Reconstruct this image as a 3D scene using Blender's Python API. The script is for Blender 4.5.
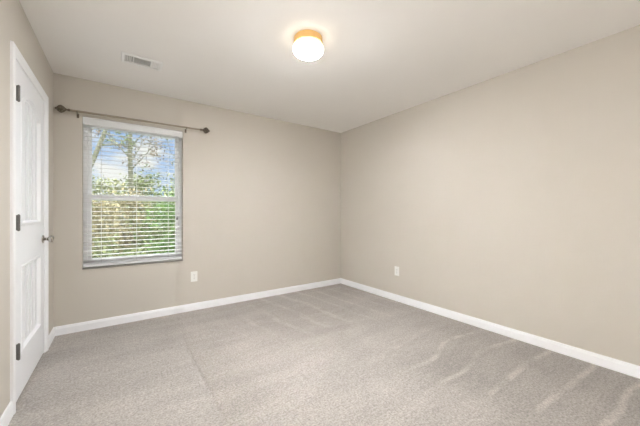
import bpy, bmesh, math, random
from mathutils import Vector, Matrix, noise
random.seed(7)
R = math.radians
PI = math.pi
for o in list(bpy.data.objects):
    bpy.data.objects.remove(o, do_unlink=True)
SC = bpy.context.scene
COL = SC.collection

# ------------------------------------------------------------------ dimensions of the room (metres)
XL, XR, YB, YF, H = -0.505, 2.933, 3.57, -0.42, 2.44
CAM_H = 1.14

# ------------------------------------------------------------------ camera
cam = bpy.data.cameras.new('camera')
cam.sensor_width = 36.0
cam.lens = 283.31 / 640 * 36.0
cam.clip_start = 0.02
cam_ob = bpy.data.objects.new('camera', cam)
cam_ob.location = (0, 0, CAM_H)
cam_ob.rotation_euler = (R(90), 0, R(-35.21))
COL.objects.link(cam_ob)
SC.camera = cam_ob

# ------------------------------------------------------------------ colour management
SC.view_settings.view_transform = 'Standard'
SC.view_settings.look = 'None'
SC.view_settings.exposure = 1.03
SC.view_settings.gamma = 1.0
SC.view_settings.use_curve_mapping = False

# ------------------------------------------------------------------ world: blue sky with fair weather clouds
SKY_STRENGTH = 0.51
ZENITH_GAIN = 9.0
LAMP_STRENGTH = 340.0     # at the foot of the globe, where the bulb hangs; its shoulder glows far less
LAMP_SHOULDER = 2.8
SUN_STRENGTH = 0.5
FILL_POWER = 18.0
w = bpy.data.worlds.new('sky')
SC.world = w
w.use_nodes = True
nt = w.node_tree
nt.nodes.clear()
L = nt.links.new
out = nt.nodes.new('ShaderNodeOutputWorld')
bg = nt.nodes.new('ShaderNodeBackground')
tc = nt.nodes.new('ShaderNodeTexCoord')
sep = nt.nodes.new('ShaderNodeSeparateXYZ')
L(tc.outputs['Generated'], sep.inputs[0])
grad = nt.nodes.new('ShaderNodeValToRGB')
grad.color_ramp.elements[0].position = 0.0
grad.color_ramp.elements[0].color = (0.62, 0.76, 0.95, 1)
grad.color_ramp.elements[1].position = 0.45
grad.color_ramp.elements[1].color = (0.22, 0.42, 0.86, 1)
L(sep.outputs['Z'], grad.inputs['Fac'])
mp = nt.nodes.new('ShaderNodeMapping')
mp.inputs['Scale'].default_value = (1.0, 1.0, 2.2)
mp.inputs['Location'].default_value = (0.62, 0.1, 0.30)
L(tc.outputs['Generated'], mp.inputs['Vector'])
nz = nt.nodes.new('ShaderNodeTexNoise')
nz.inputs['Scale'].default_value = 5.5
nz.inputs['Detail'].default_value = 6
nz.inputs['Roughness'].default_value = 0.55
L(mp.outputs['Vector'], nz.inputs['Vector'])
cr = nt.nodes.new('ShaderNodeValToRGB')
cr.color_ramp.elements[0].position = 0.47
cr.color_ramp.elements[0].color = (0, 0, 0, 1)
cr.color_ramp.elements[1].position = 0.60
cr.color_ramp.elements[1].color = (1, 1, 1, 1)
L(nz.outputs['Fac'], cr.inputs['Fac'])
mixc = nt.nodes.new('ShaderNodeMix')
mixc.data_type = 'RGBA'
mixc.inputs['B'].default_value = (1.0, 0.98, 0.96, 1)
L(cr.outputs['Color'], mixc.inputs['Factor'])
L(grad.outputs['Color'], mixc.inputs['A'])
veil = nt.nodes.new('ShaderNodeMix')
veil.data_type = 'RGBA'
veil.inputs['B'].default_value = (0.98, 0.985, 1.0, 1)
L(mixc.outputs['Result'], veil.inputs['A'])
L(veil.outputs['Result'], bg.inputs['Color'])
# sky above the window's view, brightened and whitened to add light to the room
hi = nt.nodes.new('ShaderNodeMapRange')
hi.inputs['From Min'].default_value = 0.26
hi.inputs['From Max'].default_value = 0.40
hi.inputs['To Min'].default_value = SKY_STRENGTH
hi.inputs['To Max'].default_value = SKY_STRENGTH * ZENITH_GAIN
L(sep.outputs['Z'], hi.inputs['Value'])
hf = nt.nodes.new('ShaderNodeMapRange')
hf.inputs['From Min'].default_value = 0.26
hf.inputs['From Max'].default_value = 0.40
L(sep.outputs['Z'], hf.inputs['Value'])
L(hf.outputs['Result'], veil.inputs['Factor'])
L(hi.outputs['Result'], bg.inputs['Strength'])
L(bg.outputs['Background'], out.inputs['Surface'])

# the sun stands behind the house, high, and lights the garden beyond the window
sun = bpy.data.lights.new('sun', 'SUN')
sun.energy = SUN_STRENGTH
sun.angle = R(1.0)
sun.color = (1.0, 0.95, 0.86)
sun_ob = bpy.data.objects.new('sun', sun)
sun_ob.rotation_euler = (R(42), 0, R(28))
sun_ob.location = (-2, -6, 8)
COL.objects.link(sun_ob)

# added fill light for the room, set in an unseen opening beside the camera
room_fill = bpy.data.lights.new('fill_light', 'AREA')
room_fill.shape = 'RECTANGLE'
room_fill.size, room_fill.size_y = 0.80, 1.96
room_fill.energy = FILL_POWER
room_fill.color = (1.0, 0.97, 0.93)
room_fill_ob = bpy.data.objects.new('fill_light', room_fill)
room_fill_ob.location = (XL - 0.03, 0.10, 1.03)
room_fill_ob.rotation_euler = (R(90), 0, R(-90))
COL.objects.link(room_fill_ob)

# ------------------------------------------------------------------ materials
def lin(r, g, b):
    f = lambda c: (c / 255 / 12.92) if c / 255 <= 0.04045 else ((c / 255 + 0.055) / 1.055) ** 2.4
    return (f(r), f(g), f(b), 1)

def mat(name, color, rough=0.5, metal=0.0, spec=0.5, noise_amt=0.0, noise_scale=30.0, bump=0.0, bump_scale=200.0,
        trans=0.0, coord='Object'):
    m = bpy.data.materials.new(name)
    m.use_nodes = True
    t = m.node_tree
    b = t.nodes['Principled BSDF']
    b.inputs['Base Color'].default_value = color
    b.inputs['Roughness'].default_value = rough
    b.inputs['Metallic'].default_value = metal
    b.inputs['Specular IOR Level'].default_value = spec
    c = t.nodes.new('ShaderNodeTexCoord')
    if noise_amt > 0:
        n = t.nodes.new('ShaderNodeTexNoise')
        n.inputs['Scale'].default_value = noise_scale
        n.inputs['Detail'].default_value = 4
        t.links.new(c.outputs[coord], n.inputs['Vector'])
        mr = t.nodes.new('ShaderNodeMapRange')
        mr.inputs['From Min'].default_value = 0.25
        mr.inputs['From Max'].default_value = 0.75
        mr.inputs['To Min'].default_value = 1 - noise_amt
        mr.inputs['To Max'].default_value = 1 + noise_amt
        t.links.new(n.outputs['Fac'], mr.inputs['Value'])
        hs = t.nodes.new('ShaderNodeHueSaturation')
        hs.inputs['Color'].default_value = color
        t.links.new(mr.outputs['Result'], hs.inputs['Value'])
        t.links.new(hs.outputs['Color'], b.inputs['Base Color'])
    if bump > 0:
        n2 = t.nodes.new('ShaderNodeTexNoise')
        n2.inputs['Scale'].default_value = bump_scale
        n2.inputs['Detail'].default_value = 3
        t.links.new(c.outputs[coord], n2.inputs['Vector'])
        bp = t.nodes.new('ShaderNodeBump')
        bp.inputs['Strength'].default_value = bump
        bp.inputs['Distance'].default_value = 0.002
        t.links.new(n2.outputs['Fac'], bp.inputs['Height'])
        t.links.new(bp.outputs['Normal'], b.inputs['Normal'])
    return m

M = {}
M['wall'] = mat('wall_paint', lin(203, 197, 187), 0.75, spec=0.25, noise_amt=0.008, noise_scale=2.0, bump=0.15, bump_scale=260)
M['ceiling'] = mat('ceiling_paint', lin(250, 248, 245), 0.85, spec=0.15, noise_amt=0.006, noise_scale=3.0, bump=0.2, bump_scale=180)
M['trim'] = mat('white_trim_paint', lin(246, 247, 249), 0.35, spec=0.4, noise_amt=0.006, noise_scale=8)
M['door'] = mat('white_door_paint', lin(243, 244, 247), 0.4, spec=0.4, noise_amt=0.006, noise_scale=8)
M['vinyl'] = mat('white_vinyl', lin(252, 253, 254), 0.35, spec=0.4, noise_amt=0.01, noise_scale=10)
M['slat'] = mat('white_slat_paint', lin(236, 237, 237), 0.45, spec=0.4, noise_amt=0.01, noise_scale=12)
def add_translucency(m, fac):
    t = m.node_tree
    b = t.nodes['Principled BSDF']
    o = t.nodes['Material Output']
    tl = t.nodes.new('ShaderNodeBsdfTranslucent')
    tl.inputs['Color'].default_value = (0.95, 0.96, 0.96, 1)
    mx = t.nodes.new('ShaderNodeMixShader')
    mx.inputs[0].default_value = fac
    t.links.new(b.outputs[0], mx.inputs[1])
    t.links.new(tl.outputs[0], mx.inputs[2])
    t.links.new(mx.outputs[0], o.inputs['Surface'])
add_translucency(M['slat'], 0.08)
M['sill'] = mat('grey_marble_sill', lin(140, 138, 132), 0.35, spec=0.4, noise_amt=0.10, noise_scale=18)
M['cord'] = mat('white_cord', lin(225, 226, 224), 0.8, noise_amt=0.02, noise_scale=200)
M['plastic'] = mat('white_plastic', lin(236, 236, 232), 0.35, spec=0.5, noise_amt=0.006, noise_scale=20)
M['slot'] = mat('dark_slot', lin(60, 58, 56), 0.6, noise_amt=0.05, noise_scale=50)
M['bronze'] = mat('pewter_bronze', lin(108, 98, 84), 0.30, metal=0.35, noise_amt=0.25, noise_scale=60)
M['nickel_rod'] = mat('brushed_grey_rod', lin(150, 140, 122), 0.38, metal=0.15, noise_amt=0.06, noise_scale=60)
M['nickel'] = mat('satin_nickel', lin(190, 187, 182), 0.22, metal=1.0, noise_amt=0.03, noise_scale=60)
M['hinge'] = mat('dark_hinge_metal', lin(118, 116, 113), 0.4, metal=0.8, noise_amt=0.1, noise_scale=80)
M['brass'] = mat('golden_brass', lin(250, 204, 132), 0.5, metal=0.10, noise_amt=0.03, noise_scale=20)
M['vent'] = mat('white_vent_paint', lin(248, 248, 246), 0.4, spec=0.4, noise_amt=0.01, noise_scale=30)
M['duct'] = mat('grey_duct', lin(200, 200, 198), 0.8, noise_amt=0.05, noise_scale=30)

def glass_mat():
    m = bpy.data.materials.new('window_glass')
    m.use_nodes = True
    t = m.node_tree
    t.nodes.clear()
    o = t.nodes.new('ShaderNodeOutputMaterial')
    tr = t.nodes.new('ShaderNodeBsdfTransparent')
    tr.inputs['Color'].default_value = (0.95, 0.97, 0.965, 1)
    gl = t.nodes.new('ShaderNodeBsdfGlossy')
    gl.inputs['Roughness'].default_value = 0.02
    fr = t.nodes.new('ShaderNodeFresnel')
    fr.inputs['IOR'].default_value = 1.45
    mx = t.nodes.new('ShaderNodeMixShader')
    t.links.new(fr.outputs[0], mx.inputs[0])
    t.links.new(tr.outputs[0], mx.inputs[1])
    t.links.new(gl.outputs[0], mx.inputs[2])
    t.links.new(mx.outputs[0], o.inputs['Surface'])
    return m
M['glass'] = glass_mat()

def globe_mat():
    m = bpy.data.materials.new('lit_opal_glass')
    m.use_nodes = True
    t = m.node_tree
    b = t.nodes['Principled BSDF']
    b.inputs['Base Color'].default_value = (0.9, 0.88, 0.84, 1)
    b.inputs['Roughness'].default_value = 0.2
    b.inputs['Emission Color'].default_value = (1.0, 0.965, 0.92, 1)
    c = t.nodes.new('ShaderNodeTexCoord')
    sp = t.nodes.new('ShaderNodeSeparateXYZ')
    t.links.new(c.outputs['Object'], sp.inputs[0])
    mr = t.nodes.new('ShaderNodeMapRange')
    mr.interpolation_type = 'SMOOTHSTEP'
    mr.inputs['From Min'].default_value = -0.098
    mr.inputs['From Max'].default_value = -0.130
    mr.inputs['To Min'].default_value = LAMP_SHOULDER
    mr.inputs['To Max'].default_value = LAMP_STRENGTH
    t.links.new(sp.outputs['Z'], mr.inputs['Value'])
    t.links.new(mr.outputs['Result'], b.inputs['Emission Strength'])
    m2 = t.nodes.new('ShaderNodeMapRange')
    m2.inputs['From Min'].default_value = -0.075
    m2.inputs['From Max'].default_value = -0.115
    t.links.new(sp.outputs['Z'], m2.inputs['Value'])
    mc = t.nodes.new('ShaderNodeMix')
    mc.data_type = 'RGBA'
    mc.inputs['A'].default_value = (1.0, 0.95, 0.86, 1)
    mc.inputs['B'].default_value = (0.95, 0.962, 0.99, 1)
    t.links.new(m2.outputs['Result'], mc.inputs['Factor'])
    t.links.new(mc.outputs['Result'], b.inputs['Emission Color'])
    return m
M['globe'] = globe_mat()

def carpet_mat():
    m = bpy.data.materials.new('beige_carpet')
    m.use_nodes = True
    t = m.node_tree
    lk = t.links.new
    b = t.nodes['Principled BSDF']
    b.inputs['Roughness'].default_value = 0.95
    b.inputs['Specular IOR Level'].default_value = 0.05
    b.inputs['Sheen Weight'].default_value = 0.15
    b.inputs['Sheen Roughness'].default_value = 0.6
    c = t.nodes.new('ShaderNodeTexCoord')
    def nz(scale, detail, rough=0.5, rot=0.0, sc=(1, 1, 1), dist=0.0):
        mp = t.nodes.new('ShaderNodeMapping')
        mp.inputs['Rotation'].default_value = (0, 0, rot)
        mp.inputs['Scale'].default_value = sc
        lk(c.outputs['Object'], mp.inputs['Vector'])
        n = t.nodes.new('ShaderNodeTexNoise')
        n.inputs['Scale'].default_value = scale
        n.inputs['Detail'].default_value = detail
        n.inputs['Roughness'].default_value = rough
        n.inputs['Distortion'].default_value = dist
        lk(mp.outputs['Vector'], n.inputs['Vector'])
        return n.outputs['Fac']
    def rng(v, a, b_, lo, hi):
        r = t.nodes.new('ShaderNodeMapRange')
        r.inputs['From Min'].default_value = a
        r.inputs['From Max'].default_value = b_
        r.inputs['To Min'].default_value = lo
        r.inputs['To Max'].default_value = hi
        lk(v, r.inputs['Value'])
        return r.outputs['Result']
    def mul(a, b_):
        n = t.nodes.new('ShaderNodeMath')
        n.operation = 'MULTIPLY'
        lk(a, n.inputs[0])
        lk(b_, n.inputs[1])
        return n.outputs[0]
    tuft = rng(nz(85, 3, 0.75), 0.3, 0.7, 0.62, 1.38)          # the tufts themselves
    tuft2 = rng(nz(30, 3, 0.6), 0.3, 0.7, 0.90, 1.10)
    patch = rng(nz(1.5, 3, 0.6, dist=0.5), 0.34, 0.66, 0.93, 1.07)    # nap lying this way and that
    swathe = rng(nz(4.0, 3, 0.6, R(-14), (0.30, 1.6, 1), 0.25), 0.38, 0.62, 0.95, 1.05)   # vacuum swathes
    def math_(op, x, y):
        n = t.nodes.new('ShaderNodeMath')
        n.operation = op
        for i, q in enumerate((x, y)):
            if isinstance(q, (int, float)):
                n.inputs[i].default_value = q
            elif q is not None:
                lk(q, n.inputs[i])
        return n.outputs[0]
    sx = t.nodes.new('ShaderNodeSeparateXYZ')
    lk(c.outputs['Object'], sx.inputs[0])
    wob = math_('SUBTRACT', nz(1.15, 1, 0.4), 0.5)
    fine = math_('SUBTRACT', nz(9.0, 3, 0.6), 0.5)
    X = math_('ADD', sx.outputs['X'], math_('MULTIPLY', wob, 0.9))
    Yw = math_('ADD', sx.outputs['Y'], math_('ADD', math_('MULTIPLY', wob, 0.30), math_('MULTIPLY', fine, 0.014)))
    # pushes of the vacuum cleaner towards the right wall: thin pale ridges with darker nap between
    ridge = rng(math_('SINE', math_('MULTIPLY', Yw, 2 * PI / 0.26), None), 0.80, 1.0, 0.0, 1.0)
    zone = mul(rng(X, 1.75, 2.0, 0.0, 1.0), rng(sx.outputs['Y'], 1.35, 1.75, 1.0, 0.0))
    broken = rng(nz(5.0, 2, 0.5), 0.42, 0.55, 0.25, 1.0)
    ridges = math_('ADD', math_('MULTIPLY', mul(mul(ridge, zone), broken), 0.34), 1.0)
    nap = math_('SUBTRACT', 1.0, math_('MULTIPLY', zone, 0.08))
    # strokes running up to the wall under the window
    Xw = math_('ADD', sx.outputs['X'], math_('ADD', math_('MULTIPLY', wob, 0.25), math_('MULTIPLY', sx.outputs['Y'], 0.12)))
    stroke = rng(math_('SINE', math_('MULTIPLY', Xw, 2 * PI / 0.24), None), 0.55, 1.0, 0.0, 1.0)
    zone2 = mul(rng(sx.outputs['Y'], 1.9, 2.5, 0.0, 1.0), rng(X, 0.9, 1.5, 0.0, 1.0))
    strokes = math_('ADD', math_('MULTIPLY', mul(mul(stroke, zone2), broken), 0.16), 1.0)
    nap2 = math_('SUBTRACT', 1.0, math_('MULTIPLY', zone2, 0.07))
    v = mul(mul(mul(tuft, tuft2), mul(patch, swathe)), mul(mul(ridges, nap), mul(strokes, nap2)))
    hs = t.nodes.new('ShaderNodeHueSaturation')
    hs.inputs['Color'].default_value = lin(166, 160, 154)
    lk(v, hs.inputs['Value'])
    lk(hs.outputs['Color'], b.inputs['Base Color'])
    bp = t.nodes.new('ShaderNodeBump')
    bp.inputs['Strength'].default_value = 0.7
    bp.inputs['Distance'].default_value = 0.006
    lk(nz(110, 4, 0.7), bp.inputs['Height'])
    lk(bp.outputs['Normal'], b.inputs['Normal'])
    return m
M['carpet'] = carpet_mat()

def leaf_mat(name, c1, c2, scale=6.0):
    m = bpy.data.materials.new(name)
    m.use_nodes = True
    t = m.node_tree
    b = t.nodes['Principled BSDF']
    b.inputs['Roughness'].default_value = 0.6
    b.inputs['Specular IOR Level'].default_value = 0.2
    c = t.nodes.new('ShaderNodeTexCoord')
    n = t.nodes.new('ShaderNodeTexNoise')
    n.inputs['Scale'].default_value = scale
    n.inputs['Detail'].default_value = 5
    t.links.new(c.outputs['Object'], n.inputs['Vector'])
    r = t.nodes.new('ShaderNodeValToRGB')
    r.color_ramp.elements[0].position = 0.35
    r.color_ramp.elements[0].color = c1
    r.color_ramp.elements[1].position = 0.65
    r.color_ramp.elements[1].color = c2
    t.links.new(n.outputs['Fac'], r.inputs['Fac'])
    t.links.new(r.outputs['Color'], b.inputs['Base Color'])
    return m
M['leaf_pale'] = leaf_mat('pale_green_leaves', lin(98, 110, 67), lin(136, 136, 103))
M['leaf_green'] = leaf_mat('fresh_green_leaves', lin(62, 95, 47), lin(105, 128, 73))
M['leaf_mid'] = leaf_mat('mid_green_leaves', lin(73, 92, 51), lin(121, 125, 86))
M['leaf_red'] = leaf_mat('rusty_buds', lin(98, 86, 73), lin(128, 118, 98))
M['dry'] = leaf_mat('dry_straw', lin(106, 104, 70), lin(150, 138, 108), 12)
M['bark'] = leaf_mat('grey_bark', lin(78, 80, 64), lin(112, 112, 94), 18)
M['lawn'] = leaf_mat('lawn_soil', lin(92, 98, 58), lin(121, 113, 86), 3)

# ------------------------------------------------------------------ mesh helpers
def obj(name, bm, material, parent=None, smooth=False, bevel=0.0, seg=2):
    me = bpy.data.meshes.new(name)
    bmesh.ops.recalc_face_normals(bm, faces=bm.faces)
    bm.to_mesh(me)
    bm.free()
    if smooth:
        for p in me.polygons:
            p.use_smooth = True
    me.materials.append(M[material])
    o = bpy.data.objects.new(name, me)
    COL.objects.link(o)
    if parent:
        o.parent = parent
    if bevel > 0:
        md = o.modifiers.new('bevel', 'BEVEL')
        md.width = bevel
        md.segments = seg
        md.limit_method = 'ANGLE'
        md.angle_limit = R(40)
    return o

def tag(o, label, cat, group=None, kind=None):
    o['label'] = label
    o['category'] = cat
    if group:
        o['group'] = group
    if kind:
        o['kind'] = kind
    return o

def thing(name, loc, label, cat, group=None, kind=None, rotz=0.0):
    o = bpy.data.objects.new(name, None)
    o.empty_display_size = 0.1
    o.location = loc
    o.rotation_euler = (0, 0, rotz)
    COL.objects.link(o)
    return tag(o, label, cat, group, kind)

def box(bm, x0, x1, y0, y1, z0, z1):
    v = [bm.verts.new((x, y, z)) for x in (x0, x1) for y in (y0, y1) for z in (z0, z1)]
    for f in ((0, 1, 3, 2), (4, 6, 7, 5), (0, 4, 5, 1), (2, 3, 7, 6), (0, 2, 6, 4), (1, 5, 7, 3)):
        bm.faces.new([v[i] for i in f])

def bx(*a):
    bm = bmesh.new()
    box(bm, *a)
    return bm

def frame_mesh(axis, a0, a1, b0, b1, ha0, ha1, hb0, hb1, d0, d1, bm=None):
    """a slab with one rectangular hole; axis is its normal ('x' or 'y'); a is the other level axis, b is z"""
    bm = bm or bmesh.new()
    P = (lambda a, b, d: (a, d, b)) if axis == 'y' else (lambda a, b, d: (d, a, b))
    outer = [(a0, b0), (a1, b0), (a1, b1), (a0, b1)]
    inner = [(ha0, hb0), (ha1, hb0), (ha1, hb1), (ha0, hb1)]
    vo = [[bm.verts.new(P(a, b, d)) for a, b in outer] for d in (d0, d1)]
    vi = [[bm.verts.new(P(a, b, d)) for a, b in inner] for d in (d0, d1)]
    for k in range(4):
        n = (k + 1) % 4
        for s in (0, 1):
            bm.faces.new([vo[s][k], vo[s][n], vi[s][n], vi[s][k]])
        bm.faces.new([vo[0][k], vo[0][n], vo[1][n], vo[1][k]])
        bm.faces.new([vi[0][k], vi[0][n], vi[1][n], vi[1][k]])
    return bm

def lathe(profile, axis='z', seg=32, bm=None, origin=(0, 0, 0)):
    bm = bm or bmesh.new()
    rings = []
    for r, h in profile:
        ring = []
        if r < 1e-6:
            p = {'z': (0, 0, h), 'x': (h, 0, 0), 'y': (0, h, 0)}[axis]
            ring = [bm.verts.new(Vector(p) + Vector(origin))]
        else:
            for k in range(seg):
                a = 2 * PI * k / seg
                c, s = r * math.cos(a), r * math.sin(a)
                p = {'z': (c, s, h), 'x': (h, c, s), 'y': (c, h, s)}[axis]
                ring.append(bm.verts.new(Vector(p) + Vector(origin)))
        rings.append(ring)
    for A, B in zip(rings[:-1], rings[1:]):
        if len(A) == 1 and len(B) == 1:
            continue
        for k in range(seg):
            n = (k + 1) % seg
            if len(A) == 1:
                bm.faces.new([A[0], B[k], B[n]])
            elif len(B) == 1:
                bm.faces.new([A[k], A[n], B[0]])
            else:
                bm.faces.new([A[k], A[n], B[n], B[k]])
    for ring in (rings[0], rings[-1]):
        if len(ring) > 1:
            bm.faces.new(ring)
    return bm

def tube(bm, pts, radii, seg=8):
    pts = [Vector(p) for p in pts]
    if not hasattr(radii, '__len__'):
        radii = [radii] * len(pts)
    prev = None
    rings = []
    for i, p in enumerate(pts):
        d = (pts[min(i + 1, len(pts) - 1)] - pts[max(i - 1, 0)]).normalized()
        if prev is None:
            u = d.orthogonal().normalized()
        else:
            u = (prev - d * prev.dot(d)).normalized()
        prev = u
        v = d.cross(u)
        rings.append([bm.verts.new(p + (u * math.cos(2 * PI * k / seg) + v * math.sin(2 * PI * k / seg)) * radii[i]) for k in range(seg)])
    for A, B in zip(rings[:-1], rings[1:]):
        for k in range(seg):
            n = (k + 1) % seg
            bm.faces.new([A[k], A[n], B[n], B[k]])
    bm.faces.new(rings[0])
    bm.faces.new(rings[-1])
    return bm

def sweep(bm, profile, A, B, up=(0, 0, 1), out=(1, 0, 0)):
    """profile of (out, up) pairs drawn straight from A to B"""
    A, B, up, out = Vector(A), Vector(B), Vector(up), Vector(out)
    ra = [bm.verts.new(A + out * o + up * u) for o, u in profile]
    rb = [bm.verts.new(B + out * o + up * u) for o, u in profile]
    n = len(profile)
    for k in range(n):
        m = (k + 1) % n
        bm.faces.new([ra[k], ra[m], rb[m], rb[k]])
    bm.faces.new(ra)
    bm.faces.new(rb)
    return bm

# ------------------------------------------------------------------ the room shell
WT = 0.15
WX0, WX1, WZ0, WZ1 = -0.299, 0.590, 0.592, 2.080           # window opening
DY0, DY1, DZ1 = 2.366, 3.180, 2.046                           # door opening

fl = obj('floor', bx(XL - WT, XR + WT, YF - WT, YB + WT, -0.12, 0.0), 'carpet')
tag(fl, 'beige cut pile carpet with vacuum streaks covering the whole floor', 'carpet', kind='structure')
ce = obj('ceiling', bx(XL - WT, XR + WT, YF - WT, YB + WT, H, H + 0.12), 'ceiling')
tag(ce, 'plain off-white ceiling with a round light and a vent', 'ceiling', kind='structure')
wb = obj('wall_back', frame_mesh('y', XL, XR, 0, H, WX0, WX1, WZ0, WZ1, YB, YB + WT), 'wall')
tag(wb, 'beige painted wall with the window in it', 'wall', kind='structure')
wr = obj('wall_right', bx(XR, XR + WT, YF - WT, YB + WT, 0, H), 'wall')
tag(wr, 'long blank beige wall on the right with one outlet', 'wall', kind='structure')
# the left wall is notched down to the floor for the white door and, beside the camera, for an unseen opening added for the fill light
HY0, HY1 = -0.32, 0.52
bm = bmesh.new()
pts = [(YF - WT, 0), (HY0, 0), (HY0, 2.05), (HY1, 2.05), (HY1, 0), (DY0 - 0.02, 0), (DY0 - 0.02, DZ1 + 0.02), (DY1 + 0.02, DZ1 + 0.02), (DY1 + 0.02, 0), (YB + WT, 0), (YB + WT, H), (YF - WT, H)]
a = [bm.verts.new((XL, y, z)) for y, z in pts]
b = [bm.verts.new((XL - WT, y, z)) for y, z in pts]
bm.faces.new(a)
bm.faces.new(b)
for k in range(len(pts)):
    n = (k + 1) % len(pts)
    bm.faces.new([a[k], a[n], b[n], b[k]])
wl = obj('wall_left', bm, 'wall')
tag(wl, 'narrow beige wall on the left around the white door', 'wall', kind='structure')
wf = obj('wall_front', bx(XL, XR, YF - WT, YF, 0, H), 'wall')
tag(wf, 'beige wall behind the camera', 'wall', kind='structure')

# closed boxes beyond the left wall: one added around the fill opening, one closet
def passage(name, x0, x1, y0, y1, skip, label):
    bm = bmesh.new()
    t = 0.08
    for side, a in (('l', (x0 - t, x0, y0, y1, 0, H)), ('r', (x1, x1 + t, y0, y1, 0, H)), ('n', (x0 - t, x1 + t, y0 - t, y0, 0, H)), ('f', (x0 - t, x1 + t, y1, y1 + t, 0, H)),
                    ('c', (x0 - t, x1 + t, y0 - t, y1 + t, H, H + t)), ('g', (x0 - t, x1 + t, y0 - t, y1 + t, -t, 0))):
        if side not in skip:
            box(bm, *a)
    ob = obj(name, bm, 'wall')
    tag(ob, label, 'wall', kind='structure')
passage('wall_fill_box', XL - WT - 1.2, XL - WT, -0.5, 0.7, 'r', 'unseen beige box added behind the fill light beside the camera')

passage('wall_closet', XL - WT - 0.7, XL - WT, DY0 - 0.2, YB + WT, 'r', 'plain closet behind the closed white door')

# baseboards
BH, BT = 0.083, 0.014
prof = [(0, 0), (BT, 0), (BT, BH - 0.022), (BT - 0.003, BH - 0.014), (BT - 0.005, BH - 0.004), (BT - 0.009, BH), (0, BH)]
def base(name, A, B, o, label):
    ob = obj(name, sweep(bmesh.new(), prof, A, B, out=o), 'trim')
    tag(ob, label, 'baseboard', kind='structure')
base('baseboard_back', (XL, YB, 0), (XR, YB, 0), (0, -1, 0), 'white baseboard under the window along the back wall')
base('baseboard_right', (XR, YF, 0), (XR, YB - BT, 0), (-1, 0, 0), 'white baseboard along the long right wall')
base('baseboard_left', (XL, HY1 + 0.07, 0), (XL, 2.303, 0), (1, 0, 0), 'white baseboard ending at the near side of the door casing')
base('baseboard_left.001', (XL, 3.244, 0), (XL, YB - BT, 0), (1, 0, 0), 'short white baseboard between door casing and corner')

# ------------------------------------------------------------------ door: jamb, casing, slab
bm = bmesh.new()
JT = 0.019
box(bm, XL - WT, XL, DY0 - JT - 0.001, DY0 - 0.001, 0, DZ1 + 0.001)
box(bm, XL - WT, XL, DY1 + 0.001, DY1 + JT + 0.001, 0, DZ1 + 0.001)
box(bm, XL - WT, XL, DY0 - JT - 0.001, DY1 + JT + 0.001, DZ1 + 0.001, DZ1 + JT + 0.001)
for y0, y1, z0, z1 in ((DY0 - 0.001, DY0 + 0.012, 0, DZ1), (DY1 - 0.012, DY1 + 0.001, 0, DZ1), (DY0, DY1, DZ1 - 0.012, DZ1 + 0.001)):
    box(bm, XL - 0.075, XL - 0.042, y0, y1, z0, z1)
ob = obj('trim_1', bm, 'trim')
tag(ob, 'white door jamb lining the opening around the closed door', 'door jamb', kind='structure')

CW, CT = 0.058, 0.018
cprof = [(0, 0), (CT * 0.33, 0), (CT * 0.55, CW * 0.16), (CT * 0.48, CW * 0.26), (CT, CW * 0.55), (CT, CW * 0.86), (CT * 0.75, CW), (0, CW)]
def casing():
    """mitred casing profile run up one side, over the head and down the other"""
    bm = bmesh.new()
    y0, y1, zt = DY0 - 0.005, DY1 + 0.005, DZ1 + 0.005
    rings = []
    for (y, z, dy, dz) in ((y0, 0, -1, 0), (y0, zt, -1, 1), (y1, zt, 1, 1), (y1, 0, 1, 0)):
        rings.append([bm.verts.new((XL + o, y + dy * u, z + dz * u)) for o, u in cprof])
    n = len(cprof)
    for A, B in zip(rings[:-1], rings[1:]):
        for k in range(n):
            m = (k + 1) % n
            bm.faces.new([A[k], A[m], B[m], B[k]])
    bm.faces.new(rings[0])
    bm.faces.new(rings[-1])
    return bm
ob = obj('trim_2', casing(), 'trim')
tag(ob, 'white moulded casing around the white door on the left wall', 'door casing', kind='structure')

# slab with two moulded panels of vertical boards, the upper one arched
FX = XL + 0.001                                              # front face
SY0, SY1, SZ0, SZ1 = DY0 + 0.003, DY1 - 0.003, 0.016, DZ1 - 0.003
PY0, PY1 = SY0 + 0.140, SY1 - 0.140
PC = (PY0 + PY1) / 2
HA = (PY1 - PY0) / 2
UZ0, UZS, UZC = 1.060, 1.835, 1.925                           # upper panel: bottom, spring, crown
LZ0, LZ1 = 0.265, 0.815
sg = UZC - UZS
AR = (HA * HA + sg * sg) / (2 * sg)
ACZ = UZC - AR
def arch_contour(w):
    r, h = AR - w, HA - w
    pts = [(PC - h, UZ0 + w), (PC + h, UZ0 + w)]
    a = math.asin(h / r)
    for k in range(25):
        t = a - 2 * a * k / 24
        pts.append((PC + r * math.sin(t), ACZ + r * math.cos(t)))
    return pts
def rect_contour(w):
    return [(PY0 + w, LZ0 + w), (PY1 - w, LZ0 + w), (PY1 - w, LZ1 - w), (PY0 + w, LZ1 - w)]
bm = bmesh.new()
edges = []
def loop(pts, d):
    vs = [bm.verts.new((FX - d, y, z)) for y, z in pts]
    es = [bm.edges.new((vs[k], vs[(k + 1) % len(vs)])) for k in range(len(vs))]
    return vs, es
vo, e0 = loop([(SY0, SZ0), (SY1, SZ0), (SY1, SZ1), (SY0, SZ1)], 0)
vu, e1 = loop(arch_contour(0), 0)
vl, e2 = loop(rect_contour(0), 0)
bmesh.ops.triangle_fill(bm, edges=e0 + e1 + e2, use_beauty=True, normal=(1, 0, 0))
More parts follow.
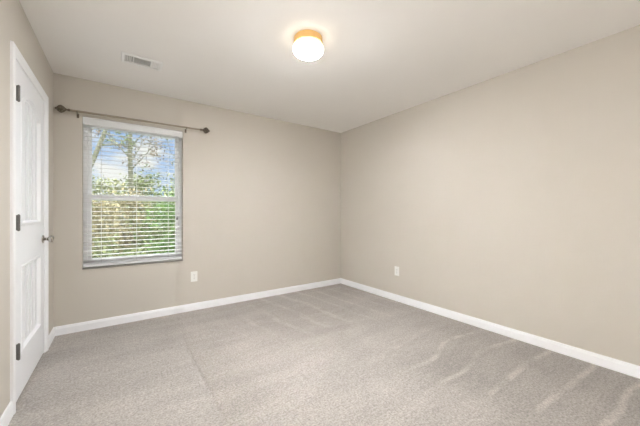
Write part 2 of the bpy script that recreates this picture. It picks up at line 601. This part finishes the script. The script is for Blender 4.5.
# drop any triangles the fill put inside the panel openings
def inside(y, z):
    if LZ0 < z < LZ1 and PY0 < y < PY1:
        return True
    if UZ0 < z and PY0 < y < PY1:
        return z < ACZ + math.sqrt(max(AR * AR - (y - PC) ** 2, 0))
    return False
bad = [f for f in bm.faces if inside(f.calc_center_median().y, f.calc_center_median().z)]
bmesh.ops.delete(bm, geom=bad, context='FACES_ONLY')
STK = ((0.003, -0.0045), (0.015, -0.0055), (0.024, 0.0140), (0.030, 0.0170))
for v0, fn in ((vu, arch_contour), (vl, rect_contour)):
    prev = v0
    for wd, dp in STK:
        cur = [bm.verts.new((FX - dp, y, z)) for y, z in fn(wd)]
        for k in range(len(cur)):
            n = (k + 1) % len(cur)
            bm.faces.new([prev[k], prev[n], cur[n], cur[k]])
        prev = cur
vb = [bm.verts.new((FX - 0.035, y, z)) for y, z in ((SY0, SZ0), (SY1, SZ0), (SY1, SZ1), (SY0, SZ1))]
for k in range(4):
    n = (k + 1) % 4
    bm.faces.new([vo[k], vo[n], vb[n], vb[k]])
bm.faces.new(vb)
door = obj('door_1', bm, 'door')
tag(door, 'closed white two panel door with an arched top panel in the left wall', 'door', kind='structure')

def boards(z0, topfn):
    """vertical boards with square grooves between them, closing a panel opening"""
    bm = bmesh.new()
    y0, y1 = PY0 + 0.030, PY1 - 0.030
    nb = 6
    wv = (y1 - y0) / nb
    cols = []
    for k in range(nb):
        a = y0 + k * wv
        g = 0.018 if k else 0.0
        if k:
            cols += [(a, 0.0235), (a + g, 0.0235)]
        cols += [(a + g + (wv - g) * t, 0.0165) for t in (0.0, 0.25, 0.5, 0.75, 1.0)]
    prev = None
    for y, d in cols:
        cur = [bm.verts.new((FX - d, y, z0)), bm.verts.new((FX - d, y, topfn(y)))]
        if prev:
            bm.faces.new([prev[0], cur[0], cur[1], prev[1]])
        prev = cur
    return bm
obj('door_panel', boards(UZ0 + 0.030, lambda y: ACZ + math.sqrt((AR - 0.030) ** 2 - (y - PC) ** 2)), 'door', door)
obj('door_panel', boards(LZ0 + 0.030, lambda y: LZ1 - 0.030), 'door', door)

for zc in (1.838, 1.083, 0.330):
    bm = bmesh.new()
    hy, hx = DY0 - 0.001, XL + 0.0215
    lathe([(0.0, zc - 0.050), (0.0045, zc - 0.048), (0.0065, zc - 0.0445)] +
          [p for k in range(5) for p in ((0.0068, zc - 0.0445 + k * 0.0178 + 0.0006), (0.0068, zc - 0.0445 + (k + 1) * 0.0178 - 0.0006), (0.0060, zc - 0.0445 + (k + 1) * 0.0178))] +
          [(0.0045, zc + 0.048), (0.0, zc + 0.050)], 'z', 14, bm, (hx, hy, 0))
    box(bm, XL - 0.0015, hx, hy - 0.001, hy + 0.0015, zc - 0.0445, zc + 0.0445)
    box(bm, XL - 0.0029, XL + 0.001, hy + 0.004, hy + 0.022, zc - 0.0445, zc + 0.0445)
    h = obj('hinge', bm, 'hinge', door)
    h['label'] = 'dark metal hinge'

KY, KZ = DY1 - 0.066, 0.932
bm = lathe([(0.0, -0.002), (0.033, -0.002), (0.033, 0.003), (0.029, 0.008), (0.016, 0.010)], 'x', 28, None, (FX, KY, KZ))
rose = obj('door_knob', bm, 'nickel', door, smooth=True)
rose['label'] = 'satin nickel round knob'
bm = lathe([(0.0115, 0.009), (0.0115, 0.024), (0.014, 0.030), (0.022, 0.036), (0.0265, 0.044), (0.0275, 0.052), (0.025, 0.060), (0.017, 0.066), (0.0, 0.068)], 'x', 28, None, (FX, KY, KZ))
obj('knob_grip', bm, 'nickel', rose, smooth=True)

# ------------------------------------------------------------------ window: vinyl single hung sash
FY0, FY1 = YB + 0.075, YB + 0.145
win = obj('window_1', frame_mesh('y', WX0, WX1, WZ0, WZ1, WX0 + 0.034, WX1 - 0.034, WZ0 + 0.040, WZ1 - 0.034, FY0, FY1), 'vinyl', bevel=0.003)
tag(win, 'white single hung window with a view of trees in the back wall', 'window', kind='structure')
MZ = 1.300
def sash(z0, z1, y0, y1, rail_b, rail_t, stile):
    x0, x1 = WX0 + 0.030, WX1 - 0.030
    s = obj('sash', frame_mesh('y', x0, x1, z0, z1, x0 + stile, x1 - stile, z0 + rail_b, z1 - rail_t, y0, y1), 'vinyl', win, bevel=0.002)
    ym = (y0 + y1) / 2
    obj('pane', bx(x0 + stile - 0.004, x1 - stile + 0.004, ym - 0.003, ym + 0.003, z0 + rail_b - 0.004, z1 - rail_t + 0.004), 'glass', s)
    return s
sash(MZ - 0.030, WZ1 - 0.030, YB + 0.112, YB + 0.138, 0.045, 0.036, 0.036)
lo = sash(WZ0 + 0.030, MZ + 0.024, YB + 0.082, YB + 0.108, 0.060, 0.046, 0.036)
bm = bx(0.10, 0.17, YB + 0.080, YB + 0.100, MZ + 0.024, MZ + 0.030)
lathe([(0.0, 0.006), (0.011, 0.006), (0.011, 0.016), (0.0, 0.018)], 'z', 16, bm, (0.135, YB + 0.092, MZ + 0.024))
box(bm, 0.135, 0.172, YB + 0.087, YB + 0.096, MZ + 0.032, MZ + 0.040)
obj('sash_lock', bm, 'vinyl', lo)
sl = obj('window_sill', bx(WX0 + 0.0005, WX1 - 0.0005, YB - 0.012, FY0 - 0.0005, WZ0 - 0.0005, WZ0 + 0.011), 'sill', win, bevel=0.002)
sl['label'] = 'grey stone window sill'

# ------------------------------------------------------------------ blind
bl = thing('window_blind', ((WX0 + WX1) / 2, YB + 0.036, WZ1), 'white horizontal slat blind hanging open inside the window opening', 'window blind')
BX = (WX1 - WX0) / 2 - 0.006
BYC = YB + 0.036
def local(o):
    o.parent = bl
    o.matrix_parent_inverse = Matrix.Translation(-Vector(bl.location))
    return o
cx = (WX0 + WX1) / 2
bm = bx(cx - BX, cx + BX, BYC - 0.026, BYC + 0.026, WZ1 - 0.058, WZ1 - 0.002)
local(obj('headrail', bm, 'slat'))
bm = bmesh.new()
vp = [(0, 0), (0.006, 0), (0.010, 0.010), (0.010, 0.052), (0.006, 0.062), (0.008, 0.072), (0.0, 0.072)]
sweep(bm, vp, (cx - BX - 0.003, BYC - 0.028, WZ1 - 0.076), (cx + BX + 0.003, BYC - 0.028, WZ1 - 0.076), out=(0, -1, 0))
local(obj('valance', bm, 'slat'))
bm = bmesh.new()
PITCH, SW, ST = 0.0435, 0.042, 0.0026
ztop, zbot = WZ1 - 0.098, WZ0 + 0.066
n = int((ztop - zbot) / PITCH)
tilt = R(5)
slz = []
for k in range(n + 3):
    zc = ztop - k * PITCH if k <= n else WZ0 + 0.040 + 0.009 * (k - n - 1)      # the last ones lie stacked on the bottom rail
    slz.append(zc)
    sec = []
    for i in range(7):
        t = -1 + 2 * i / 6
        yy, zz = t * SW / 2, 0.0012 * (1 - t * t)
        sec.append((yy, zz))
    prof2 = [(y, z + ST / 2) for y, z in sec] + [(y, z - ST / 2) for y, z in reversed(sec)]
    prof2 = [(y * math.cos(tilt) - z * math.sin(tilt), y * math.sin(tilt) + z * math.cos(tilt)) for y, z in prof2]
    sweep(bm, prof2, (cx - BX, BYC, zc), (cx + BX, BYC, zc), out=(0, 1, 0))
local(obj('slats', bm, 'slat'))
zb = WZ0 + 0.026
bm = bx(cx - BX, cx + BX, BYC - 0.025, BYC + 0.025, zb - 0.010, zb + 0.010)
local(obj('bottom_rail', bm, 'slat', bevel=0.003))
for x in (cx - 0.30, cx, cx + 0.30):
    bm = bmesh.new()
    for s in (-1, 1):
        tube(bm, [(x, BYC + s * 0.0222, WZ1 - 0.058), (x, BYC + s * 0.0222, zb)], 0.0011, 6)
    for zc in slz:
        tube(bm, [(x, BYC - 0.0222, zc - 0.003), (x, BYC + 0.0222, zc + 0.0005)], 0.0007, 5)
    local(obj('ladder_cord', bm, 'cord'))
bm = bmesh.new()
tube(bm, [(cx + 0.385, BYC - 0.042, WZ1 - 0.07), (cx + 0.386, BYC - 0.043, 1.30)], 0.0011, 6)
tube(bm, [(cx + 0.379, BYC - 0.042, WZ1 - 0.07), (cx + 0.3835, BYC - 0.043, 1.10)], 0.0011, 6)
pc = local(obj('pull_cord', bm, 'cord'))
bm = lathe([(0.0, 1.062), (0.007, 1.064), (0.008, 1.078), (0.0035, 1.100), (0.0, 1.102)], 'z', 14, None, (cx + 0.384, BYC - 0.043, 0))
ts = obj('tassel', bm, 'slot', smooth=True)
ts['label'] = 'dark cord tassel'
ts.parent = pc
bm = bmesh.new()
tube(bm, [(cx - 0.395, BYC - 0.042, WZ1 - 0.07), (cx - 0.395, BYC - 0.043, 1.36)], 0.004, 8)
local(obj('tilt_wand', bm, 'slat'))

# ------------------------------------------------------------------ curtain rod
RY, RZ0, RZ1 = YB - 0.070, 2.098, 2.112
RX0, RX1 = -0.392, 0.775
rod = thing('curtain_rod', ((RX0 + RX1) / 2, RY, (RZ0 + RZ1) / 2), 'brushed grey curtain rod with dark twisted finials above the window', 'curtain rod')
def rl(o):
    o.parent = rod
    o.matrix_parent_inverse = Matrix.Translation(-Vector(rod.location))
    return o
rz = lambda x: RZ0 + (RZ1 - RZ0) * (x - RX0) / (RX1 - RX0)
bm = bmesh.new()
tube(bm, [(RX0, RY, rz(RX0)), (0.24, RY, rz(0.24))], 0.0105, 16)
tube(bm, [(0.236, RY, rz(0.236)), (RX1, RY, rz(RX1))], 0.0090, 16)
rl(obj('pole', bm, 'nickel_rod', smooth=False))
for s, xe in ((-1, RX0), (1, RX1)):
    ze = rz(xe)
    bm = bmesh.new()
    # collar, neck, twisted cage and knob, all along the rod's axis
    lathe([(0.0, -0.012), (0.0115, -0.012), (0.0125, -0.004), (0.0115, 0.004), (0.008, 0.008), (0.008, 0.014), (0.0135, 0.017), (0.0135, 0.022), (0.008, 0.026), (0.0, 0.027)], 'x', 20, bm)
    for k in range(8):
        a0 = 2 * PI * k / 8
        pts = []
        for i in range(15):
            t = i / 14
            r = 0.0075 + 0.0235 * math.sin(PI * t) ** 0.8
            a = a0 + 1.9 * t
            pts.append((0.024 + 0.056 * t, r * math.cos(a), r * math.sin(a)))
        tube(bm, pts, 0.0046, 8)
    lathe([(0.0, 0.030), (0.013, 0.038), (0.0185, 0.052), (0.013, 0.067), (0.0, 0.076)], 'x', 18, bm)
    lathe([(0.0, 0.076), (0.0095, 0.078), (0.0115, 0.085), (0.0085, 0.092), (0.0, 0.096)], 'x', 18, bm)
    for v in bm.verts:
        v.co = Vector((xe + s * v.co.x, RY + v.co.y, ze + v.co.z))
    f = rl(obj('finial', bm, 'bronze', smooth=True))
    f['label'] = 'dark twisted finial'
for xb in (-0.331, 0.618):
    zc = rz(xb)
    bm = bx(xb - 0.009, xb + 0.009, YB - 0.004, YB, zc - 0.045, zc - 0.003)
    tube(bm, [(xb, YB - 0.002, zc - 0.012), (xb, RY + 0.012, zc - 0.012), (xb, RY + 0.002, zc - 0.0115), (xb, RY - 0.008, zc - 0.009), (xb, RY - 0.011, zc + 0.001)], 0.0035, 8)
    lathe([(0.0, -0.0055), (0.004, -0.005), (0.004, 0.0), (0.0, 0.0)], 'y', 10, bm, (xb, YB - 0.003, zc - 0.034))
    rl(obj('bracket', bm, 'bronze'))

# ------------------------------------------------------------------ ceiling light
LX, LY = 1.145, 1.775
lt = thing('ceiling_light', (LX, LY, H), 'lit round white globe light with a golden base on the ceiling', 'ceiling light')
bm = lathe([(0.0, 0.0), (0.103, 0.0), (0.106, -0.004), (0.106, -0.040), (0.109, -0.045), (0.109, -0.050), (0.104, -0.053), (0.0, -0.053)], 'z', 56)
b_ = obj('lamp_base', bm, 'brass', lt, smooth=False)
b_['label'] = 'golden brass base ring'
prof3 = [(0.094, -0.0535)]
for k in range(1, 17):
    t = k / 16
    a = R(38) - (R(38) + PI / 2) * t
    prof3.append((max(0.1155 * math.cos(a), 0.0), -0.0830 + 0.052 * math.sin(a)))
prof3[-1] = (0.0, prof3[-1][1])
gl = obj('lamp_globe', lathe(prof3, 'z', 48), 'globe', lt, smooth=True)
gl['label'] = 'glowing white opal glass globe'

# ------------------------------------------------------------------ ceiling vent
VX0, VX1, VY0, VY1 = 0.006, 0.306, 2.768, 2.948
vt = thing('ceiling_vent', ((VX0 + VX1) / 2, (VY0 + VY1) / 2, H), 'white rectangular air vent on the ceiling near the window', 'ceiling vent')
hx, hy = (VX1 - VX0) / 2, (VY1 - VY0) / 2
bm = bmesh.new()
ix, iy = hx - 0.026, hy - 0.030
o1 = [(-hx, -hy), (hx, -hy), (hx, hy), (-hx, hy)]
o2 = [(-hx + 0.007, -hy + 0.007), (hx - 0.007, -hy + 0.007), (hx - 0.007, hy - 0.007), (-hx + 0.007, hy - 0.007)]
o3 = [(-hx + 0.014, -hy + 0.014), (hx - 0.014, -hy + 0.014), (hx - 0.014, hy - 0.014), (-hx + 0.014, hy - 0.014)]
i1 = [(-ix, -iy), (ix, -iy), (ix, iy), (-ix, iy)]
rings = [[bm.verts.new((x, y, z)) for x, y in ps] for ps, z in ((o3, -0.0003), (o3, -0.0055), (o1, -0.0055), (o1, -0.0085), (o2, -0.0125), (i1, -0.0125), (i1, -0.0003))]
for A, B in zip(rings, rings[1:] + rings[:1]):
    for k in range(4):
        n = (k + 1) % 4
        bm.faces.new([A[k], A[n], B[n], B[k]])
for x in (-hx + 0.013, hx - 0.013):
    lathe([(0.0, -0.0125), (0.0035, -0.0118), (0.0042, -0.0095), (0.0, -0.0095)], 'z', 12, bm, (x, 0, 0))
obj('vent_frame', bm, 'vent', vt)
obj('vent_opening', bx(-ix, ix, -iy, iy, -0.0015, -0.0004), 'duct', vt)
def louvre(bm, along, p, a0, a1, ang):
    """one tilted blade; along is the axis it runs on"""
    w_, t_ = 0.0105, 0.0008
    pr = [(-w_ / 2, -t_ / 2), (w_ / 2, -t_ / 2), (w_ / 2, t_ / 2), (-w_ / 2, t_ / 2)]
    pr = [(u * math.cos(ang) - v * math.sin(ang), u * math.sin(ang) + v * math.cos(ang)) for u, v in pr]
    if along == 'x':
        sweep(bm, pr, (a0, p, -0.0065), (a1, p, -0.0065), out=(0, 1, 0))
    else:
        sweep(bm, pr, (p, a0, -0.0065), (p, a1, -0.0065), out=(1, 0, 0))
s1, s2 = -ix + 0.060, ix - 0.060
bm = bmesh.new()
k = -ix + 0.008
while k < s1 - 0.006:
    louvre(bm, 'y', k, -iy, iy, R(48))
    k += 0.0115
box(bm, s1 - 0.004, s1 + 0.004, -iy, iy, -0.010, -0.002)
obj('louvres', bm, 'vent', vt)
bm = bmesh.new()
k = -iy + 0.007
while k < iy - 0.004:
    louvre(bm, 'x', k, s1 + 0.004, s2 - 0.004, R(30))
    k += 0.0115
obj('louvres', bm, 'vent', vt)
bm = bmesh.new()
k = s2 + 0.010
while k < ix - 0.004:
    louvre(bm, 'y', k, -iy, iy, R(-28))
    k += 0.0115
box(bm, s2 - 0.004, s2 + 0.004, -iy, iy, -0.010, -0.002)
obj('louvres', bm, 'vent', vt)

# ------------------------------------------------------------------ outlets
def outlet(loc, rotz, label):
    t = thing('wall_outlet', loc, label, 'outlet', 'wall outlets', rotz=rotz)
    # local axes: x across, -y out of the wall, z up
    bm = bx(-0.0365, 0.0365, -0.0055, 0.0, -0.0595, 0.0595)
    p = obj('cover_plate', bm, 'plastic', t, bevel=0.0025)
    bm = lathe([(0.0, -0.0066), (0.003, -0.0062), (0.003, -0.005), (0.0, -0.005)], 'y', 12)
    obj('screw', bm, 'nickel', p)
    for zc in (-0.0195, 0.0195):
        bm = bmesh.new()
        pts = []
        for k in range(24):
            a = 2 * PI * k / 24
            pts.append((max(-0.0155, min(0.0155, 0.0178 * math.cos(a))), zc + max(-0.0135, min(0.0135, 0.0178 * math.sin(a)))))
        f0 = [bm.verts.new((x, -0.0050, z)) for x, z in pts]
        f1 = [bm.verts.new((x, -0.0075, z)) for x, z in pts]
        bm.faces.new(f1)
        bm.faces.new(f0)
        for k in range(24):
            bm.faces.new([f0[k], f0[(k + 1) % 24], f1[(k + 1) % 24], f1[k]])
        sk = obj('socket', bm, 'plastic', t)
        bm = bx(-0.0068, -0.0050, -0.0079, -0.0070, zc - 0.002, zc + 0.0065)
        box(bm, 0.0050, 0.0068, -0.0079, -0.0070, zc - 0.001, zc + 0.0065)
        lathe([(0.0, -0.0079), (0.0024, -0.0079), (0.0024, -0.0070), (0.0, -0.0070)], 'y', 12, bm, (0, 0, zc - 0.007))
        obj('slots', bm, 'slot', sk)
    return t
outlet((0.710, YB, 0.395), 0, 'white electrical outlet under the right end of the window')
outlet((XR, 2.425, 0.388), R(-90), 'white electrical outlet low on the long blank right wall')

# ------------------------------------------------------------------ garden beyond the window
GZ = -0.35
gd = obj('lawn', bx(-16, 18, YB + WT + 0.02, 40, GZ - 0.3, GZ), 'lawn')
tag(gd, 'pale grassy ground outside the window', 'ground', kind='structure')

def leaf(bm, p, size, rnd):
    d = Vector((rnd.uniform(-1, 1), rnd.uniform(-1, 1), rnd.uniform(-0.6, 1))).normalized()
    u = d.orthogonal().normalized()
    u.rotate(Matrix.Rotation(rnd.uniform(0, 6.28), 3, d))
    v = d.cross(u)
    a, b2 = size, size * 0.45
    vs = [bm.verts.new(p + u * a * x + v * b2 * y + d * z * size * 0.15) for x, y, z in ((-1, 0, 0), (0, 1, 1), (1, 0, 0), (0, -1, 1))]
    bm.faces.new(vs)

def shrub(name, x, y, rx, ry, h, n, size, material, label, cat, group, seed, stems=7, low=0.05):
    rnd = random.Random(seed)
    t = thing(name, (x, y, GZ), label, cat, group)
    bm = bmesh.new()
    for k in range(stems):
        a = rnd.uniform(0, 6.28)
        q = Vector((rx * 0.7 * math.cos(a), ry * 0.7 * math.sin(a), h * rnd.uniform(0.6, 0.95)))
        tube(bm, [(0.1 * math.cos(a) * rx, 0.1 * math.sin(a) * ry, -0.02), q * 0.5 + Vector((0, 0, 0.1 * h)), q], [0.018, 0.012, 0.004], 6)
    obj('stems', bm, 'bark', t)
    bm = bmesh.new()
    cl = []
    for k in range(max(10, n // 60)):
        a = rnd.uniform(0, 6.28)
        r = math.sqrt(rnd.random())
        zz = rnd.uniform(low, 1)
        wv = (1 - max(0, zz - 0.55) ** 2 * 3.2)
        cl.append(Vector((rx * r * wv * math.cos(a), ry * r * wv * math.sin(a), h * zz)))
    for k in range(n):
        c = rnd.choice(cl)
        s = 0.16 * h ** 0.5
        lim = lambda q: max(-1.3 * s, min(1.3 * s, q))
        p = c + Vector((lim(rnd.gauss(0, s)), lim(rnd.gauss(0, s)), rnd.gauss(0, s * 0.8)))
        p.z = max(0.02, p.z)
        leaf(bm, p, size * rnd.uniform(0.6, 1.3), rnd)
    obj('foliage', bm, material, t)
    return t

def tree(name, pts, radii, branches, nleaf, material, label, group, seed, spread=0.5, size=0.05):
    rnd = random.Random(seed)
    base_ = Vector(pts[0])
    t = thing(name, base_, label, 'tree', group)
    bm = bmesh.new()
    tube(bm, [Vector(p) - base_ for p in pts], radii, 10)
    obj('trunk', bm, 'bark', t)
    bm = bmesh.new()
    tips = []
    for br in branches:
        bp_ = [Vector(p) - base_ for p in br]
        r0 = 0.024
        tube(bm, bp_, [r0 * (1 - 0.8 * i / (len(bp_) - 1)) for i in range(len(bp_))], 6)
        for i in range(9):
            s = rnd.uniform(0.3, 1) * (len(bp_) - 1)
            k = min(int(s), len(bp_) - 2)
            p = bp_[k].lerp(bp_[k + 1], s - k)
            q = p + Vector((rnd.gauss(0, spread), rnd.gauss(0, spread), rnd.gauss(0.15, spread * 0.7)))
            tube(bm, [p, p.lerp(q, 0.5) + Vector((0, 0, 0.04)), q], [0.010, 0.007, 0.003], 5)
            tips += [q, p.lerp(q, 0.6)]
    obj('branches', bm, 'bark', t)
    bm = bmesh.new()
    for k in range(nleaf):
        c = rnd.choice(tips)
        leaf(bm, c + Vector((rnd.gauss(0, 0.12), rnd.gauss(0, 0.12), rnd.gauss(0, 0.10))), size * rnd.uniform(0.6, 1.3), rnd)
    obj('foliage', bm, material, t)
    return t

# trees
tree('tree', [(0.30, 11.6, GZ), (0.33, 11.6, 1.5), (0.27, 11.6, 3.2), (0.32, 11.6, 5.2)], [0.095, 0.080, 0.068, 0.045],
     [[(0.30, 11.6, 2.6), (0.75, 11.5, 3.2), (1.0, 11.4, 3.6)], [(0.30, 11.6, 2.9), (0.6, 11.7, 3.5), (0.65, 11.8, 4.2)], [(0.29, 11.6, 3.0), (-0.3, 11.8, 3.7), (-0.6, 11.9, 4.3)],
      [(0.30, 11.6, 3.4), (0.9, 11.3, 4.2), (1.3, 11.2, 4.9)]],
     900, 'leaf_red', 'upright tree with rusty buds straight outside the window', 'garden trees', 3, 0.35, 0.05)
tree('tree', [(-1.55, 10.2, GZ), (-1.1, 10.3, 1.2), (-0.62, 10.4, 2.7), (-0.25, 10.5, 3.9), (0.1, 10.6, 5.4)], [0.085, 0.072, 0.060, 0.050, 0.03],
     [[(-0.5, 10.4, 3.1), (0.0, 10.4, 3.2), (0.35, 10.4, 3.1)], [(-0.7, 10.4, 2.5), (-1.2, 10.6, 3.4), (-1.4, 10.6, 4.2)], [(-0.3, 10.5, 3.7), (0.2, 10.4, 4.3), (0.6, 10.4, 4.6)]],
     500, 'leaf_mid', 'leaning tree at the left of the window view', 'garden trees', 5, 0.3, 0.045)
tree('tree', [(3.2, 11.5, GZ), (3.15, 11.5, 1.5), (3.05, 11.5, 3.0), (3.1, 11.5, 4.8)], [0.15, 0.12, 0.10, 0.05],
     [[(3.1, 11.5, 2.4), (2.2, 11.4, 3.15), (1.2, 11.4, 3.3)], [(3.1, 11.5, 1.6), (2.2, 11.3, 2.2), (1.45, 11.2, 2.9)], [(3.1, 11.5, 2.0), (2.4, 11.3, 2.4), (1.7, 11.2, 2.5)],
      [(3.1, 11.5, 3.0), (3.9, 11.4, 3.9), (4.3, 11.3, 4.6)]],
     450, 'leaf_mid', 'tree reaching bare branches in from the right of the window view', 'garden trees', 9, 0.35, 0.045)
# far thicket, dry brush in front of it, green bushes nearest
for i, (x, y, rx, h, mt_, n_) in enumerate(((-3.5, 14.0, 1.1, 2.8, 'leaf_mid', 2400), (-1.9, 16.4, 1.1, 3.0, 'leaf_pale', 2600), (-0.45, 14.0, 1.0, 2.7, 'leaf_pale', 3000),
                                            (0.95, 16.4, 1.2, 3.2, 'leaf_mid', 3200), (2.5, 14.0, 1.1, 3.1, 'leaf_pale', 3200), (3.9, 16.4, 1.3, 3.4, 'leaf_mid', 2600), (5.4, 14.0, 1.2, 3.2, 'leaf_pale', 2200))):
    shrub('thicket_bush', x, y, rx, 0.75, h, n_, 0.075, mt_, ['olive bush at the far left of the thicket', 'pale bush left in the far thicket', 'pale yellow-green bush behind the leaning tree',
          'mid green bush behind the upright tree', 'tall pale bush right in the far thicket', 'mid green bush beyond the right window edge', 'pale bush at the far right of the thicket'][i],
          'bush', 'far thicket beyond the garden', 40 + i)
for i, (x, y, rx, h, mt_, n_) in enumerate(((-2.1, 9.1, 0.6, 1.8, 'leaf_mid', 1600), (-0.50, 9.1, 0.42, 1.75, 'dry', 1800), (0.25, 10.5, 0.55, 2.0, 'dry', 2200), (0.85, 9.1, 0.42, 1.8, 'leaf_mid', 1800), (1.75, 10.5, 0.6, 2.0, 'leaf_mid', 1800))):
    shrub('dry_brush', x, y, rx, 0.32, h, n_, 0.06, mt_, ['olive brush at the left of the dry brush', 'straw brown brush at the left of the window view', 'straw brown brush below the upright tree',
          'olive green brush beside the straw brown brush', 'olive brush at the right of the dry brush'][i], 'brush', 'dry brush in the garden', 60 + i, stems=14)
for i, (x, y, rx, h, mt_, n_) in enumerate(((0.98, 7.6, 0.34, 1.7, 'leaf_green', 2000), (2.3, 7.6, 0.45, 1.6, 'leaf_green', 1500), (-0.30, 7.6, 0.26, 0.85, 'leaf_mid', 800), (0.33, 6.5, 0.30, 0.70, 'leaf_mid', 800), (-1.15, 6.9, 0.36, 0.95, 'leaf_mid', 800))):
    shrub('garden_shrub', x, y, rx, 0.28, h, n_, 0.05, mt_, ['tall fresh green shrub at the right of the window view', 'fresh green shrub beyond the right window edge', 'low olive shrub at the left of the window view',
          'low olive shrub in the middle of the window view', 'low shrub beyond the left window edge'][i], 'shrub', 'shrubs nearest the window', 80 + i)
